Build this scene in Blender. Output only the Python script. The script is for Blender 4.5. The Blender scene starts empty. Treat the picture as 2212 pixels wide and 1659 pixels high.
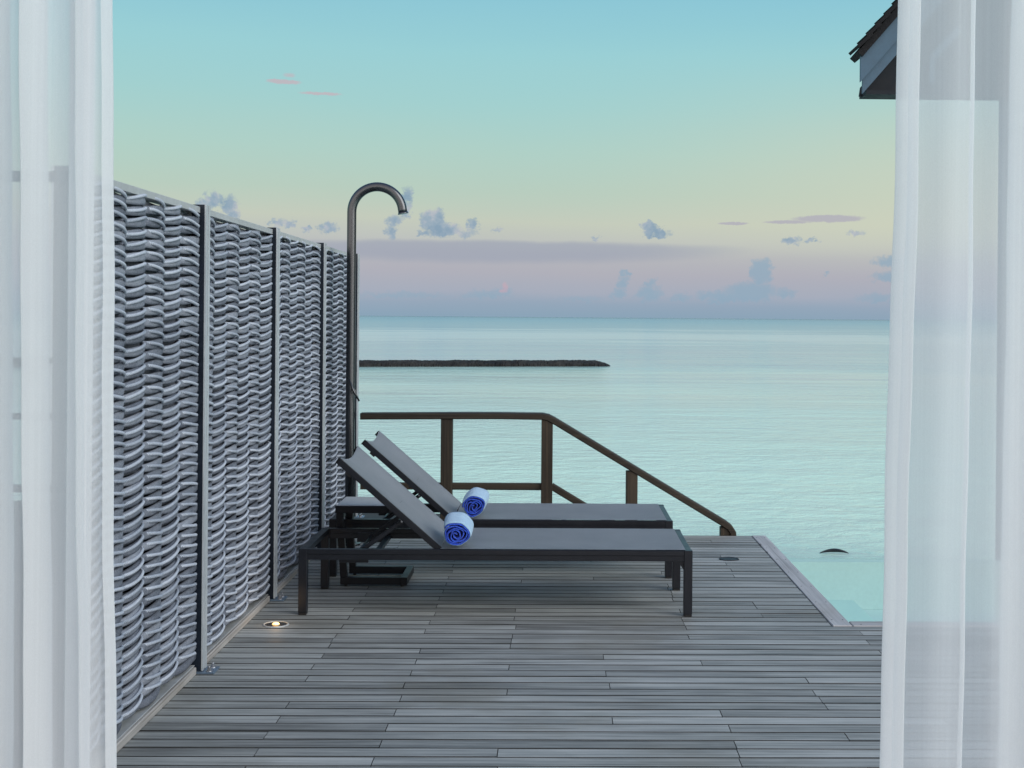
import bpy, bmesh, random
from math import *
from mathutils import Vector, Matrix
random.seed(7)
SC = bpy.context.scene
COL = SC.collection

# ------------------------------------------------------------------ camera
cam_d = bpy.data.cameras.new('camera'); cam = bpy.data.objects.new('camera', cam_d); COL.objects.link(cam)
cam_d.sensor_width = 36.0; cam_d.lens = 36.0 * 2791 / 2212
cam_d.shift_x = -138 / 2212; cam_d.shift_y = -144.15 / 2212
cam_d.clip_start = 0.05; cam_d.clip_end = 60000
cam.matrix_world = (Matrix.Translation((0, 0, 1.52)) @ Matrix.Rotation(radians(-0.9), 4, 'Z')
                    @ Matrix.Rotation(radians(90), 4, 'X') @ Matrix.Rotation(radians(0.45), 4, 'Z'))
SC.camera = cam
SC.view_settings.view_transform = 'Standard'; SC.view_settings.look = 'None'
SC.view_settings.exposure = 0.0; SC.view_settings.gamma = 1.0; SC.view_settings.use_curve_mapping = False
SC.cycles.use_denoising = True
SC.cycles.transparent_max_bounces = 24; SC.cycles.max_bounces = 10

def lin(c):
    return tuple(((v / 255) / 12.92 if v <= 10 else (((v / 255) + 0.055) / 1.055) ** 2.4) for v in c) + (1.0,)

# ------------------------------------------------------------------ node helpers
class S:
    """a socket (or number) with arithmetic"""
    def __init__(s, nt, v): s.nt = nt; s.v = v
    def _op(s, op, *a):
        n = s.nt.nodes.new('ShaderNodeMath'); n.operation = op
        for i, x in enumerate((s,) + a):
            x = x.v if isinstance(x, S) else x
            if isinstance(x, (int, float)): n.inputs[i].default_value = x
            else: s.nt.links.new(x, n.inputs[i])
        return S(s.nt, n.outputs[0])
    def __add__(s, o): return s._op('ADD', o)
    def __sub__(s, o): return s._op('SUBTRACT', o)
    def __mul__(s, o): return s._op('MULTIPLY', o)
    def __truediv__(s, o): return s._op('DIVIDE', o)
    def madd(s, a, b): return s._op('MULTIPLY_ADD', a, b)
    def f(s, op, *a): return s._op(op, *a)
    def remap(s, a, b, c=0.0, d=1.0, smooth=True):
        n = s.nt.nodes.new('ShaderNodeMapRange'); n.interpolation_type = 'SMOOTHSTEP' if smooth else 'LINEAR'
        s.nt.links.new(s.v, n.inputs[0])
        for i, x in enumerate((a, b, c, d)): n.inputs[i + 1].default_value = x
        return S(s.nt, n.outputs[0])
def comb(nt, x, y, z):
    n = nt.nodes.new('ShaderNodeCombineXYZ')
    for i, a in enumerate((x, y, z)):
        a = a.v if isinstance(a, S) else a
        if isinstance(a, (int, float)): n.inputs[i].default_value = a
        else: nt.links.new(a, n.inputs[i])
    return n.outputs[0]
def sep(nt, sock):
    n = nt.nodes.new('ShaderNodeSeparateXYZ'); nt.links.new(sock, n.inputs[0])
    return [S(nt, o) for o in n.outputs]
def noise(nt, vec, scale, detail=3.0, rough=0.55, dist=0.0):
    n = nt.nodes.new('ShaderNodeTexNoise'); n.inputs['Scale'].default_value = scale
    n.inputs['Detail'].default_value = detail; n.inputs['Roughness'].default_value = rough
    n.inputs['Distortion'].default_value = dist
    nt.links.new(vec, n.inputs['Vector']); return S(nt, n.outputs[0])
def ramp(nt, fac, stops, interp='LINEAR'):
    n = nt.nodes.new('ShaderNodeValToRGB'); n.color_ramp.interpolation = interp
    el = n.color_ramp.elements
    while len(el) < len(stops): el.new(0.5)
    for e, (p, c) in zip(el, stops): e.position = p; e.color = c
    nt.links.new(fac.v, n.inputs[0]); return n.outputs[0]
def mix(nt, fac, a, b, mode='MIX'):
    n = nt.nodes.new('ShaderNodeMix'); n.data_type = 'RGBA'; n.blend_type = mode
    for sock, x in ((n.inputs[0], fac), (n.inputs[6], a), (n.inputs[7], b)):
        x = x.v if isinstance(x, S) else x
        if isinstance(x, (int, float)): sock.default_value = x
        elif isinstance(x, tuple): sock.default_value = x
        else: nt.links.new(x, sock)
    return n.outputs[2]

# ------------------------------------------------------------------ world (dusk sky, clouds by direction)
W = bpy.data.worlds.new('World'); SC.world = W; W.use_nodes = True
nt = W.node_tree; nt.nodes.clear()
out = nt.nodes.new('ShaderNodeOutputWorld'); bg = nt.nodes.new('ShaderNodeBackground')
nt.links.new(bg.outputs[0], out.inputs[0])
tc = nt.nodes.new('ShaderNodeTexCoord')
X, Y, Z = sep(nt, tc.outputs['Generated'])
az = X.f('ARCTAN2', Y)                       # 0 = straight ahead over the sea, + = right
el = Z.f('ARCSINE')
elp = el + az.f('SINE') * 0.010              # the yellow band stands a little higher to the right
wob = noise(nt, comb(nt, az * 3.0, el * 22.0, 0.0), 1.0, 3)
ele = (elp + (wob - 0.5) * 0.012) / radians(30)
def vpos(py): return atan((685 - py) / 2791) / radians(30)
low = ramp(nt, ele, [(0.0, lin((139, 164, 184))), (vpos(658), lin((149, 167, 186))), (vpos(635), lin((166, 173, 188))),
    (vpos(590), lin((176, 176, 186))), (vpos(550), lin((180, 181, 187))), (vpos(520), lin((190, 194, 190))),
    (vpos(480), lin((196, 203, 188))), (vpos(420), lin((184, 205, 191))),
    (vpos(330), lin((175, 208, 199))), (vpos(230), lin((163, 208, 207))), (vpos(120), lin((154, 207, 213))),
    (vpos(0), lin((141, 199, 214))), (0.62, lin((118, 178, 208))), (0.8, lin((112, 165, 205))), (1.0, lin((110, 158, 202)))])
warm = az.remap(-0.05, 0.36) * el.remap(radians(1.6), radians(4.2)) * el.remap(radians(4.5), radians(13), 1.0, 0.0)
low = mix(nt, warm * 0.75, low, lin((207, 211, 190)))
zen = mix(nt, el.remap(radians(24), radians(80)), low, lin((120, 150, 196)))
back = Y.f('MULTIPLY', -1.0).remap(-0.35, 1.0) * el.remap(-0.05, 0.9, 1.0, 0.55)
sky = mix(nt, back, zen, (1.55, 1.38, 1.34, 1))
# clouds
nv = comb(nt, az, el, 0.3)
n1 = noise(nt, nv, 150, 8, 0.68); n2 = noise(nt, nv, 40, 3, 0.5)
du = (n1 - 0.5) * 0.020 + (n2 - 0.5) * 0.008
n3 = noise(nt, comb(nt, az, el, 5.1), 150, 8, 0.68)
dv = (n3 - 0.5) * 0.016
cu = az + du; cv = el + dv; cu0 = az + du * 0.4; cv0 = el + dv * 0.22
cu1, cv1 = cu, cv
def ang(px, py):
    return atan((px - 1200) / 2791), atan((685 + (px - 1244) * 0.0079 - py) / 2791)
def blobs(lst, soft=False):
    f = None; cu, cv = (cu0, cv0) if soft else (cu1, cv1)
    for (px, py, a, b, amp) in lst:
        u0, v0 = ang(px, py)
        su, sv = 2791 / a, 2791 / b
        x = cu.madd(su, -u0 * su); y = cv.madd(sv, -v0 * sv)
        q = (x * x + y * y)
        g = q.f('MULTIPLY_ADD', -amp, amp)
        f = g if f is None else f.f('SMOOTH_MAX', g, 0.25)
    return f
bw = blobs([(440, 452, 20, 16, 1), (463, 440, 18, 22, 1), (494, 450, 20, 22, 1), (505, 470, 18, 14, 1),
            (600, 486, 20, 10, .9), (627, 487, 14, 12, .9), (662, 497, 14, 8, .8), (712, 495, 26, 13, 1),
            (876, 425, 13, 22, .8), (874, 455, 12, 25, .8), (852, 478, 22, 14, .8), (846, 503, 16, 22, .8),
            (934, 478, 30, 30, 1.3), (958, 498, 42, 18, 1.2), (912, 505, 18, 9, .8), (1020, 486, 16, 16, .9), (1005, 505, 30, 10, .6),
            (1070, 497, 12, 5, .6),
            (1401, 490, 20, 17, 1.2), (1418, 503, 32, 13, 1.2),
            (1710, 522, 24, 12, 1.0), (1754, 522, 16, 6, .8), (1847, 508, 22, 8, .7), (1287, 514, 10, 3, .6)])
bh = blobs([(1345, 612, 16, 22, .8), (1352, 590, 14, 7, .8), (1335, 636, 20, 12, .8), (1402, 634, 34, 20, .9), (1404, 614, 14, 16, .7), (1470, 642, 28, 12, .6),
            (1530, 640, 30, 14, .7), (1640, 590, 26, 32, 1.2), (1655, 575, 16, 18, .9), (1622, 632, 70, 26, 1.0), (1560, 642, 50, 16, .9), (1700, 636, 24, 16, .7),
            (1925, 568, 42, 14, .9), (1925, 600, 50, 14, .9), (1900, 645, 60, 12, .6), (1786, 594, 8, 4, .7),
            (1050, 636, 66, 10, .6), (1085, 628, 26, 10, .6), (870, 637, 110, 8, .5), (1250, 645, 60, 6, .4)])
pk = blobs([(612, 189, 42, 5.5, .7), (592, 186, 22, 3, .6), (622, 174, 16, 6, .35), (690, 211, 50, 4, .6), (1090, 619, 9, 14, .4), (1086, 628, 12, 6, .4)], True)
ln = blobs([(1790, 476, 84, 9, 1), (1700, 482, 60, 5, .8), (1582, 484, 40, 4, .9)], True)
body = noise(nt, nv, 70, 6, 0.65)
ccol = ramp(nt, body, [(0.36, lin((128, 156, 180))), (0.5, lin((150, 170, 188))), (0.62, lin((182, 186, 197)))])
sky = mix(nt, (bh + (n3 - 0.5) * 0.6 + 0.14).remap(0.0, 1.0, 0, 0.75), sky, lin((142, 170, 190)))
sky = mix(nt, (bw + (n3 - 0.5) * 0.7 + 0.14).remap(0.0, 0.95, 0, 0.88), sky, ccol)
sky = mix(nt, pk.remap(0.0, 0.5, 0, 0.6), sky, lin((205, 168, 180)))
sky = mix(nt, ln.remap(0.0, 0.6, 0, 0.7), sky, lin((172, 168, 186)))
# long mauve veil low over the horizon
u1, v1 = ang(1050, 537)
veil = (cu.madd(1 / 0.22, -u1 / 0.22)); veil = veil * veil
vv = (el + (n2 - 0.5) * 0.003).madd(1 / 0.0105, -v1 / 0.0105); vv = vv * vv * (vv.f('GREATER_THAN', 0.0) * 1.2 + 0.6)
sky = mix(nt, (veil + vv).f('MULTIPLY_ADD', -1.0, 1.0).remap(0.0, 0.8, 0, 0.7), sky, lin((158, 165, 181)))
nt.links.new(sky, bg.inputs[0]); bg.inputs[1].default_value = 1.0
W.cycles.sampling_method = 'MANUAL'; W.cycles.sample_map_resolution = 1024

# the afterglow behind the house, very broad and soft
sd = bpy.data.lights.new('sun', 'SUN'); sd.energy = 1.9; sd.angle = radians(45); sd.color = (1.0, 0.985, 0.95)
sun = bpy.data.objects.new('sun', sd); COL.objects.link(sun)
sun.rotation_euler = Vector((0.95, -0.62, 0.62)).to_track_quat('Z', 'Y').to_euler()

# ------------------------------------------------------------------ materials
def mat(name):
    m = bpy.data.materials.new(name); m.use_nodes = True
    nt = m.node_tree; b = nt.nodes['Principled BSDF']
    return m, nt, b
def bump(nt, b, h, strength=0.3, dist=0.01):
    n = nt.nodes.new('ShaderNodeBump'); n.inputs['Strength'].default_value = strength; n.inputs['Distance'].default_value = dist
    nt.links.new(h.v, n.inputs['Height']); nt.links.new(n.outputs[0], b.inputs['Normal']); return n
def pos(nt):
    return nt.nodes.new('ShaderNodeNewGeometry').outputs['Position']
def objc(nt):
    return nt.nodes.new('ShaderNodeTexCoord').outputs['Object']
def rnd(nt):
    return S(nt, nt.nodes.new('ShaderNodeObjectInfo').outputs['Random'])

def wood(name, dark, mid, light, axis=0, var=0.35, rough=0.65, knots=False, fine=1.0, obj=False):
    m, nt, b = mat(name)
    x, y, z = sep(nt, objc(nt) if obj else pos(nt)); r = rnd(nt)
    c = [x, y, z]
    long_ = c[axis]; oth = [c[i] for i in range(3) if i != axis]
    v = comb(nt, long_ * 1.3 + r * 91.0, oth[0] * 42 * fine, oth[1] * 42 * fine)
    g = noise(nt, v, 1.0, 5, 0.65, 0.4)
    v2 = comb(nt, long_ * 0.6 + r * 37.0, oth[0] * 170 * fine, oth[1] * 170 * fine)
    g2 = noise(nt, v2, 1.0, 3, 0.6)
    blot = noise(nt, comb(nt, long_ * 1.1, oth[0] * 3.0, r * 9.0), 1.6, 4, 0.6)
    t = (g - 0.5) * 0.8 + (g2 - 0.5) * 0.55 + (blot - 0.5) * 0.45 + 0.5 + (r - 0.5) * var
    col = ramp(nt, t, [(0.22, dark), (0.5, mid), (0.78, light)])
    crack = noise(nt, comb(nt, long_ * 0.9 + r * 17.0, oth[0] * 75 * fine, oth[1] * 75 * fine), 1.0, 3, 0.6, 0.3)
    col = mix(nt, crack.remap(0.57, 0.68, 0.0, 0.7), col, dark)
    stain = noise(nt, pos(nt), 1.3, 4, 0.6)
    col = mix(nt, stain.remap(0.50, 0.70, 0.0, 0.45), col, tuple(a * q for a, q in zip(mid[:3], (.66, .60, .50))) + (1,))
    if knots:
        vo = nt.nodes.new('ShaderNodeTexVoronoi'); vo.inputs['Scale'].default_value = 1.0
        nt.links.new(comb(nt, long_ * 3.2 + r * 11.0, oth[0] * 9, oth[1] * 9), vo.inputs['Vector'])
        k = S(nt, vo.outputs['Distance']).remap(0.05, 0.13, 0.75, 0.0)
        col = mix(nt, k, col, tuple(q * 0.35 for q in dark[:3]) + (1,))
    nt.links.new(col, b.inputs['Base Color'])
    rr = g.remap(0.3, 0.7, rough - 0.08, rough + 0.12); nt.links.new(rr.v, b.inputs['Roughness'])
    b.inputs['Specular IOR Level'].default_value = 0.35
    bump(nt, b, g * 0.6 + g2 * 0.5, 0.5, 0.003)
    return m
def C3(r, g, b): return (r, g, b, 1.0)
M = {}
M['plank'] = wood('weathered_deck', C3(.080, .080, .074), C3(.272, .283, .270), C3(.46, .475, .455), 0, 0.20, 0.6)
M['edge'] = wood('edge_board_wood', C3(.2, .195, .19), C3(.36, .36, .36), C3(.5, .5, .5), 1, 0.1, 0.6, True)
M['edge_x'] = wood('edge_board_wood_x', C3(.2, .195, .19), C3(.36, .36, .36), C3(.5, .5, .5), 0, 0.1, 0.6, True)
M['kerb'] = wood('kerb_wood', C3(.20, .185, .17), C3(.36, .345, .325), C3(.52, .50, .46), 1, 0.1, 0.7, True)
M['rail_v'] = wood('rail_wood_upright', C3(.013, .010, .007), C3(.034, .027, .018), C3(.072, .054, .034), 2, 0.2, 0.6, True)
M['rail_h'] = wood('rail_wood', C3(.013, .010, .007), C3(.034, .027, .018), C3(.072, .054, .034), 0, 0.2, 0.6, True)
M['gap_shade'] = wood('gap_shade_edge', C3(.006, .006, .006), C3(.016, .016, .015), C3(.03, .03, .028), 0)  # near-black colour that paints the shade between deck boards
M['under'] = wood('joist_wood', C3(.01, .01, .01), C3(.02, .02, .02), C3(.03, .03, .03), 1)

def plain(name, col, rough=0.5, metal=0.0, spec=0.5, nscale=60, nvar=0.15, bs=0.0, bd=0.002, obj=False, stretch=None):
    m, nt, b = mat(name)
    v = objc(nt) if obj else pos(nt)
    if stretch:
        x, y, z = sep(nt, v); v = comb(nt, x * stretch[0], y * stretch[1], z * stretch[2])
    n = noise(nt, v, nscale, 4, 0.6); n2 = noise(nt, v, nscale * 0.08, 3, 0.6)
    t = n * 0.5 + n2 * 0.5
    c = mix(nt, t.remap(0.3, 0.7), tuple(q * (1 - nvar) for q in col[:3]) + (1,), tuple(min(1, q * (1 + nvar)) for q in col[:3]) + (1,))
    nt.links.new(c, b.inputs['Base Color'])
    nt.links.new(t.remap(0.3, 0.7, rough * 0.85, min(1, rough * 1.15)).v, b.inputs['Roughness'])
    b.inputs['Metallic'].default_value = metal; b.inputs['Specular IOR Level'].default_value = spec
    if bs: bump(nt, b, n, bs, bd)
    return m
M['frame'] = plain('charcoal_aluminium', C3(.0045, .0065, .011), 0.38, 0.0, 0.5, 200, 0.2)
M['frame_top'] = M['frame']
M['cap'] = plain('black_plastic', C3(.01, .01, .011), 0.5)
M['bolt'] = plain('bolt_steel', C3(.45, .46, .48), 0.35, 0.9)
M['table'] = plain('table_steel', C3(.0045, .006, .009), 0.42, 0.0, 0.35, 150, 0.2)
M['steel'] = plain('brushed_steel', C3(.10, .105, .11), 0.27, 1.0, 0.5, 30, 0.08, stretch=(8, 8, .6))
M['post'] = plain('post_steel', C3(.006, .012, .022), 0.5, 0.0, 0.35, 30, 0.3)
M['flange'] = plain('post_flange_aluminium', C3(.44, .48, .50), 0.42, 0.2, 0.5, 30, 0.15, stretch=(4, 4, .5))
M['rail_alu'] = plain('rail_aluminium', C3(.44, .46, .46), 0.5, 0.2, 0.5, 30, 0.12)
M['fascia'] = plain('blue_grey_paint', C3(.055, .105, .155), 0.55, 0, .4, 20, 0.12, 0.1)
M['soffit'] = plain('dark_soffit_paint', C3(.008, .012, .018), 0.7, 0, .3, 20, 0.2)
M['shingle'] = plain('dark_shingle', C3(.009, .009, .011), 0.9, 0, .3, 35, 0.4, 0.6, 0.01)
M['white_paint'] = plain('white_paint', C3(.62, .64, .66), 0.5, 0, .4, 15, 0.06)
M['pool_tile'] = plain('pool_plaster', C3(.55, .69, .67), 0.7, 0, .3, 40, 0.06)
M['pool_step'] = plain('pool_step_plaster', C3(.56, .76, .68), 0.7, 0, .3, 40, 0.05)
M['dark_rubber'] = plain('dark_rubber', C3(.02, .024, .03), 0.35, 0, .5, 60, 0.3)
M['plate'] = plain('blue_grey_plate_steel', C3(.17, .24, .32), 0.4, 0.5)
M['blackout'] = plain('added_blackout_black', C3(.006, .007, .009), 0.95, 0, .1, 200, 0.3)  # for the added sheet that blacks out the weave
M['rock'] = plain('breakwater_rock', C3(.024, .025, .023), 0.9, 0, .3, 3.0, 0.75, 1.0, 0.2)

def fabric():
    m, nt, b = mat('grey_sling_mesh')
    x, y, z = sep(nt, objc(nt))
    wv = (x * 2600).f('SINE') * (y * 2600).f('SINE')
    fine = noise(nt, objc(nt), 700, 2); bro = noise(nt, objc(nt), 5, 3)
    t = fine * 0.6 + bro * 0.4
    c = mix(nt, t.remap(0.3, 0.7), C3(.335, .365, .39), C3(.445, .47, .495))
    nt.links.new(c, b.inputs['Base Color'])
    b.inputs['Roughness'].default_value = 0.5; b.inputs['Specular IOR Level'].default_value = 0.4
    bump(nt, b, fine, 0.15, 0.0008)
    return m
M['sling'] = fabric()

def rope_mat(name, a, b_, c, rib):
    m, nt, b = mat(name)
    x, y, z = sep(nt, objc(nt)); r = rnd(nt)
    ribs = (y * rib + z * rib * 0.5 + noise(nt, objc(nt), 60, 2) * 5).f('SINE') * 0.5 + 0.5
    n = noise(nt, comb(nt, x + r * 30, y, z), 170, 3, 0.7)
    bro = noise(nt, comb(nt, x + r * 30, y, z), 9, 3, 0.6)
    t = ribs * 0.3 + n * 0.45 + bro * 0.3 + (r - 0.5) * 0.22
    nt.links.new(ramp(nt, t, [(0.3, a), (0.52, b_), (0.75, c)]), b.inputs['Base Color'])
    b.inputs['Roughness'].default_value = 0.8; b.inputs['Specular IOR Level'].default_value = 0.25
    bump(nt, b, ribs * 0.6 + n * 0.6, 0.7, 0.004)
    return m
M['rope'] = rope_mat('slate_rope', C3(.06, .07, .09), C3(.21, .235, .285), C3(.44, .475, .53), 1400)
M['cord'] = rope_mat('pale_rope_edge', C3(.25, .29, .345), C3(.43, .48, .55), C3(.62, .67, .74), 900)

def terry(name, a, c):
    m, nt, b = mat(name)
    n = noise(nt, objc(nt), 420, 3, 0.7); n2 = noise(nt, objc(nt), 30, 3, 0.6)
    nt.links.new(mix(nt, (n * 0.6 + n2 * 0.4).remap(0.3, 0.7), a, c), b.inputs['Base Color'])
    b.inputs['Roughness'].default_value = 0.95; b.inputs['Sheen Weight'].default_value = 0.3
    bump(nt, b, n, 0.9, 0.004)
    return m
M['towel_blue'] = terry('blue_terry', C3(.010, .05, .42), C3(.03, .13, .85))
M['towel_white'] = terry('pale_terry', C3(.31, .52, .70), C3(.43, .63, .80))

def sheer():
    m, nt, b = mat('sheer_voile'); nt.nodes.remove(b)
    o = nt.nodes['Material Output']
    x, y, z = sep(nt, pos(nt))
    weave = noise(nt, comb(nt, x * 1.0, y, z * 0.35), 900, 2, 0.6)
    bro = noise(nt, comb(nt, x * 9, y * 2, z * 0.8), 1.0, 3, 0.5)
    d = nt.nodes.new('ShaderNodeBsdfDiffuse'); d.inputs[0].default_value = (.84, .865, .88, 1)
    t = nt.nodes.new('ShaderNodeBsdfTranslucent'); t.inputs[0].default_value = (.84, .87, .88, 1)
    tr = nt.nodes.new('ShaderNodeBsdfTransparent'); tr.inputs[0].default_value = (1, 1, 1, 1)
    a = nt.nodes.new('ShaderNodeMixShader'); a.inputs[0].default_value = 0.5
    nt.links.new(d.outputs[0], a.inputs[1]); nt.links.new(t.outputs[0], a.inputs[2])
    c = nt.nodes.new('ShaderNodeMixShader')
    # share of fabric between the threads; denser where the cloth turns away from the eye
    lw = nt.nodes.new('ShaderNodeLayerWeight'); lw.inputs[0].default_value = 0.35
    streak = noise(nt, comb(nt, x * 60, y * 3, z * 0.25), 1.0, 3, 0.6)
    fac = (weave * 0.14 + bro * 0.10 + streak * 0.20 + 0.50 + S(nt, lw.outputs['Facing']) * 0.26).f('MINIMUM', 0.97)
    nt.links.new(fac.v, c.inputs[0])
    nt.links.new(tr.outputs[0], c.inputs[1]); nt.links.new(a.outputs[0], c.inputs[2])
    nt.links.new(c.outputs[0], o.inputs[0])
    return m
M['sheer'] = sheer()

def sea_mat():
    m, nt, b = mat('sea_water')
    x, y, z = sep(nt, pos(nt))
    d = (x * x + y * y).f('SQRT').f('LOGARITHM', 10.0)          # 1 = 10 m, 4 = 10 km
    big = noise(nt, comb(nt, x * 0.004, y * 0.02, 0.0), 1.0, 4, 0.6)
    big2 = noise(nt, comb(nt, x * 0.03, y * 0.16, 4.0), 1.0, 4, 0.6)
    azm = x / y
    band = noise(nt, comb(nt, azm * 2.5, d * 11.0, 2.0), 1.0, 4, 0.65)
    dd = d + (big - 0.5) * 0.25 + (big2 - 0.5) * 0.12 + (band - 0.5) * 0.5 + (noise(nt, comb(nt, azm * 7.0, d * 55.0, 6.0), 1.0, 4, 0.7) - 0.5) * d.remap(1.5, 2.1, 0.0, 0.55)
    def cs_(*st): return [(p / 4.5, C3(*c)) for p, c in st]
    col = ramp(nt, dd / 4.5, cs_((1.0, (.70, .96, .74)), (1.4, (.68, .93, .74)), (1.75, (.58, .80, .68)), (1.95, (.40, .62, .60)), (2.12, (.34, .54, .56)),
                                 (2.22, (.52, .70, .66)), (2.36, (.50, .68, .66)), (2.5, (.24, .44, .49)), (3.0, (.20, .40, .47)), (3.35, (.17, .35, .43)), (3.8, (.09, .21, .29))))  # water tint by distance; far bands also paint sky reflection into the colour
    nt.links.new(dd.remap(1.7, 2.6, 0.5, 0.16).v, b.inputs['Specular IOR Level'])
    nt.links.new(col, b.inputs['Base Color'])
    b.inputs['IOR'].default_value = 1.33
    # ripples: long low crests lying across the view, calm lanes between
    w1 = noise(nt, comb(nt, x * 2.0, y * 2.6, 0.0), 1.0, 5, 0.62, 0.4)
    w2 = noise(nt, comb(nt, x * 0.35, y * 0.6, 3.0), 1.0, 4, 0.6, 0.4)
    w3 = noise(nt, comb(nt, x * 0.03, y * 0.12, 7.0), 1.0, 4, 0.6)
    calm = noise(nt, comb(nt, x * 0.02, y * 0.05, 11.0), 1.0, 3, 0.5).remap(0.35, 0.65, 0.25, 1.0)
    fade1 = d.remap(1.2, 2.0, 1.0, 0.0, False); fade2 = d.remap(1.9, 2.8, 1.0, 0.0, False)
    h = w1 * fade1 * calm * 1.6 + w2 * fade2 * calm * 1.3 + w3 * 2.0
    bump(nt, b, h, 0.55, 0.16)
    rr = d.remap(1.2, 3.0, 0.06, 0.24, False) + (big2 - 0.5) * 0.08
    nt.links.new(rr.v, b.inputs['Roughness'])
    return m
M['sea'] = sea_mat()

def pool_mat():
    m, nt, b = mat('pool_water'); nt.nodes.remove(b); o = nt.nodes['Material Output']
    tr = nt.nodes.new('ShaderNodeBsdfTransparent'); tr.inputs[0].default_value = (.92, .99, .97, 1)
    gl = nt.nodes.new('ShaderNodeBsdfGlossy'); gl.inputs['Roughness'].default_value = 0.02
    bp = nt.nodes.new('ShaderNodeBump'); bp.inputs['Strength'].default_value = 0.04; bp.inputs['Distance'].default_value = 0.02
    x, y, z = sep(nt, pos(nt))
    nt.links.new(noise(nt, comb(nt, x * 2, y * 4, 0.0), 1.0, 3).v, bp.inputs['Height'])
    nt.links.new(bp.outputs[0], gl.inputs['Normal'])
    lw = nt.nodes.new('ShaderNodeLayerWeight'); lw.inputs[0].default_value = 0.5
    nt.links.new(bp.outputs[0], lw.inputs['Normal'])
    fr = (S(nt, lw.outputs['Facing']).f('POWER', 5.0) * 0.98 + 0.02)
    mx = nt.nodes.new('ShaderNodeMixShader'); nt.links.new(fr.v, mx.inputs[0])
    nt.links.new(tr.outputs[0], mx.inputs[1]); nt.links.new(gl.outputs[0], mx.inputs[2])
    nt.links.new(mx.outputs[0], o.inputs[0])
    return m
M['pool'] = pool_mat()
def glass_mat():
    m, nt, b = mat('door_glass'); nt.nodes.remove(b); o = nt.nodes['Material Output']
    tr = nt.nodes.new('ShaderNodeBsdfTransparent'); gl = nt.nodes.new('ShaderNodeBsdfGlossy'); gl.inputs['Roughness'].default_value = 0.02
    fr = nt.nodes.new('ShaderNodeFresnel'); fr.inputs['IOR'].default_value = 1.45
    mx = nt.nodes.new('ShaderNodeMixShader'); nt.links.new(fr.outputs[0], mx.inputs[0])
    nt.links.new(tr.outputs[0], mx.inputs[1]); nt.links.new(gl.outputs[0], mx.inputs[2]); nt.links.new(mx.outputs[0], o.inputs[0])
    return m
M['glass'] = glass_mat()
m, nt, b = mat('lamp_glow'); b.inputs['Base Color'].default_value = (.9, .7, .4, 1)
gx, gy, gz = sep(nt, objc(nt)); gn = noise(nt, objc(nt), 90, 2)
nt.links.new(mix(nt, gn.remap(.3, .7), C3(1, .45, .10), C3(1, .70, .30)), b.inputs['Emission Color'])
b.inputs['Emission Strength'].default_value = 2.6
M['lamp'] = m

# ------------------------------------------------------------------ geometry helpers
def box(bm, x0, x1, y0, y1, z0, z1, bev=0.0, mi=0, mx=None):
    vs = [bm.verts.new((x, y, z)) for x in (x0, x1) for y in (y0, y1) for z in (z0, z1)]
    fs = [bm.faces.new([vs[i] for i in q]) for q in ((0, 1, 3, 2), (4, 6, 7, 5), (0, 4, 5, 1), (2, 3, 7, 6), (0, 2, 6, 4), (1, 5, 7, 3))]
    for f in fs: f.material_index = mi
    if mx is not None: bmesh.ops.transform(bm, matrix=mx, verts=vs)
    if bev:
        es = list({e for f in fs for e in f.edges})
        r = bmesh.ops.bevel(bm, geom=es, offset=bev, segments=1, affect='EDGES', clamp_overlap=True)
        for f in r['faces']: f.material_index = mi
def beam(bm, a, c, w, h, up=(0, 0, 1), bev=0.0, mi=0):
    """a box from a to c, w across, h along up"""
    a = Vector(a); c = Vector(c); d = c - a; L = d.length; d.normalize()
    s = d.cross(Vector(up)).normalized(); u = s.cross(d)
    mx = Matrix((d, s, u)).transposed().to_4x4(); mx.translation = a
    box(bm, 0, L, -w / 2, w / 2, -h / 2, h / 2, bev, mi, mx)
def tube(bm, pts, rad, n=12, cap=True, mi=0, smooth=True, ell=None):
    pts = [Vector(p) for p in pts]; rings = []
    t0 = (pts[1] - pts[0]).normalized()
    ref = Vector((0, 0, 1)) if abs(t0.z) < 0.9 else Vector((0, 1, 0))
    s = t0.cross(ref).normalized()
    for i, p in enumerate(pts):
        t = (pts[min(i + 1, len(pts) - 1)] - pts[max(i - 1, 0)]).normalized()
        s = (s - t * s.dot(t)).normalized(); u = s.cross(t)
        r = rad[i] if isinstance(rad, (list, tuple)) else rad
        rings.append([bm.verts.new(p + s * r * cos(2 * pi * k / n) + u * r * sin(2 * pi * k / n)) for k in range(n)])
    for a, c in zip(rings, rings[1:]):
        for k in range(n):
            f = bm.faces.new((a[k], a[(k + 1) % n], c[(k + 1) % n], c[k])); f.smooth = smooth; f.material_index = mi
    if cap:
        for q in (list(reversed(rings[0])), rings[-1]):
            f = bm.faces.new(q); f.material_index = mi
def grid(bm, P, nu, nv, mi=0, smooth=True):
    vs = [[bm.verts.new(P(i / nu, j / nv)) for j in range(nv + 1)] for i in range(nu + 1)]
    for i in range(nu):
        for j in range(nv):
            f = bm.faces.new((vs[i][j], vs[i + 1][j], vs[i + 1][j + 1], vs[i][j + 1])); f.smooth = smooth; f.material_index = mi
    return vs
def mesh(bm, mats, name, recalc=True):
    if recalc: bmesh.ops.recalc_face_normals(bm, faces=bm.faces)
    me = bpy.data.meshes.new(name); bm.to_mesh(me); bm.free()
    for x in (mats if isinstance(mats, list) else [mats]): me.materials.append(x)
    return me
def link(name, me, parent=None, loc=None):
    o = bpy.data.objects.new(name, me); COL.objects.link(o)
    if parent is not None: o.parent = parent
    if loc: o.location = loc
    return o
def obj(name, bm, mats, parent=None, loc=None, recalc=True):
    return link(name, mesh(bm, mats, name, recalc), parent, loc)
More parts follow.
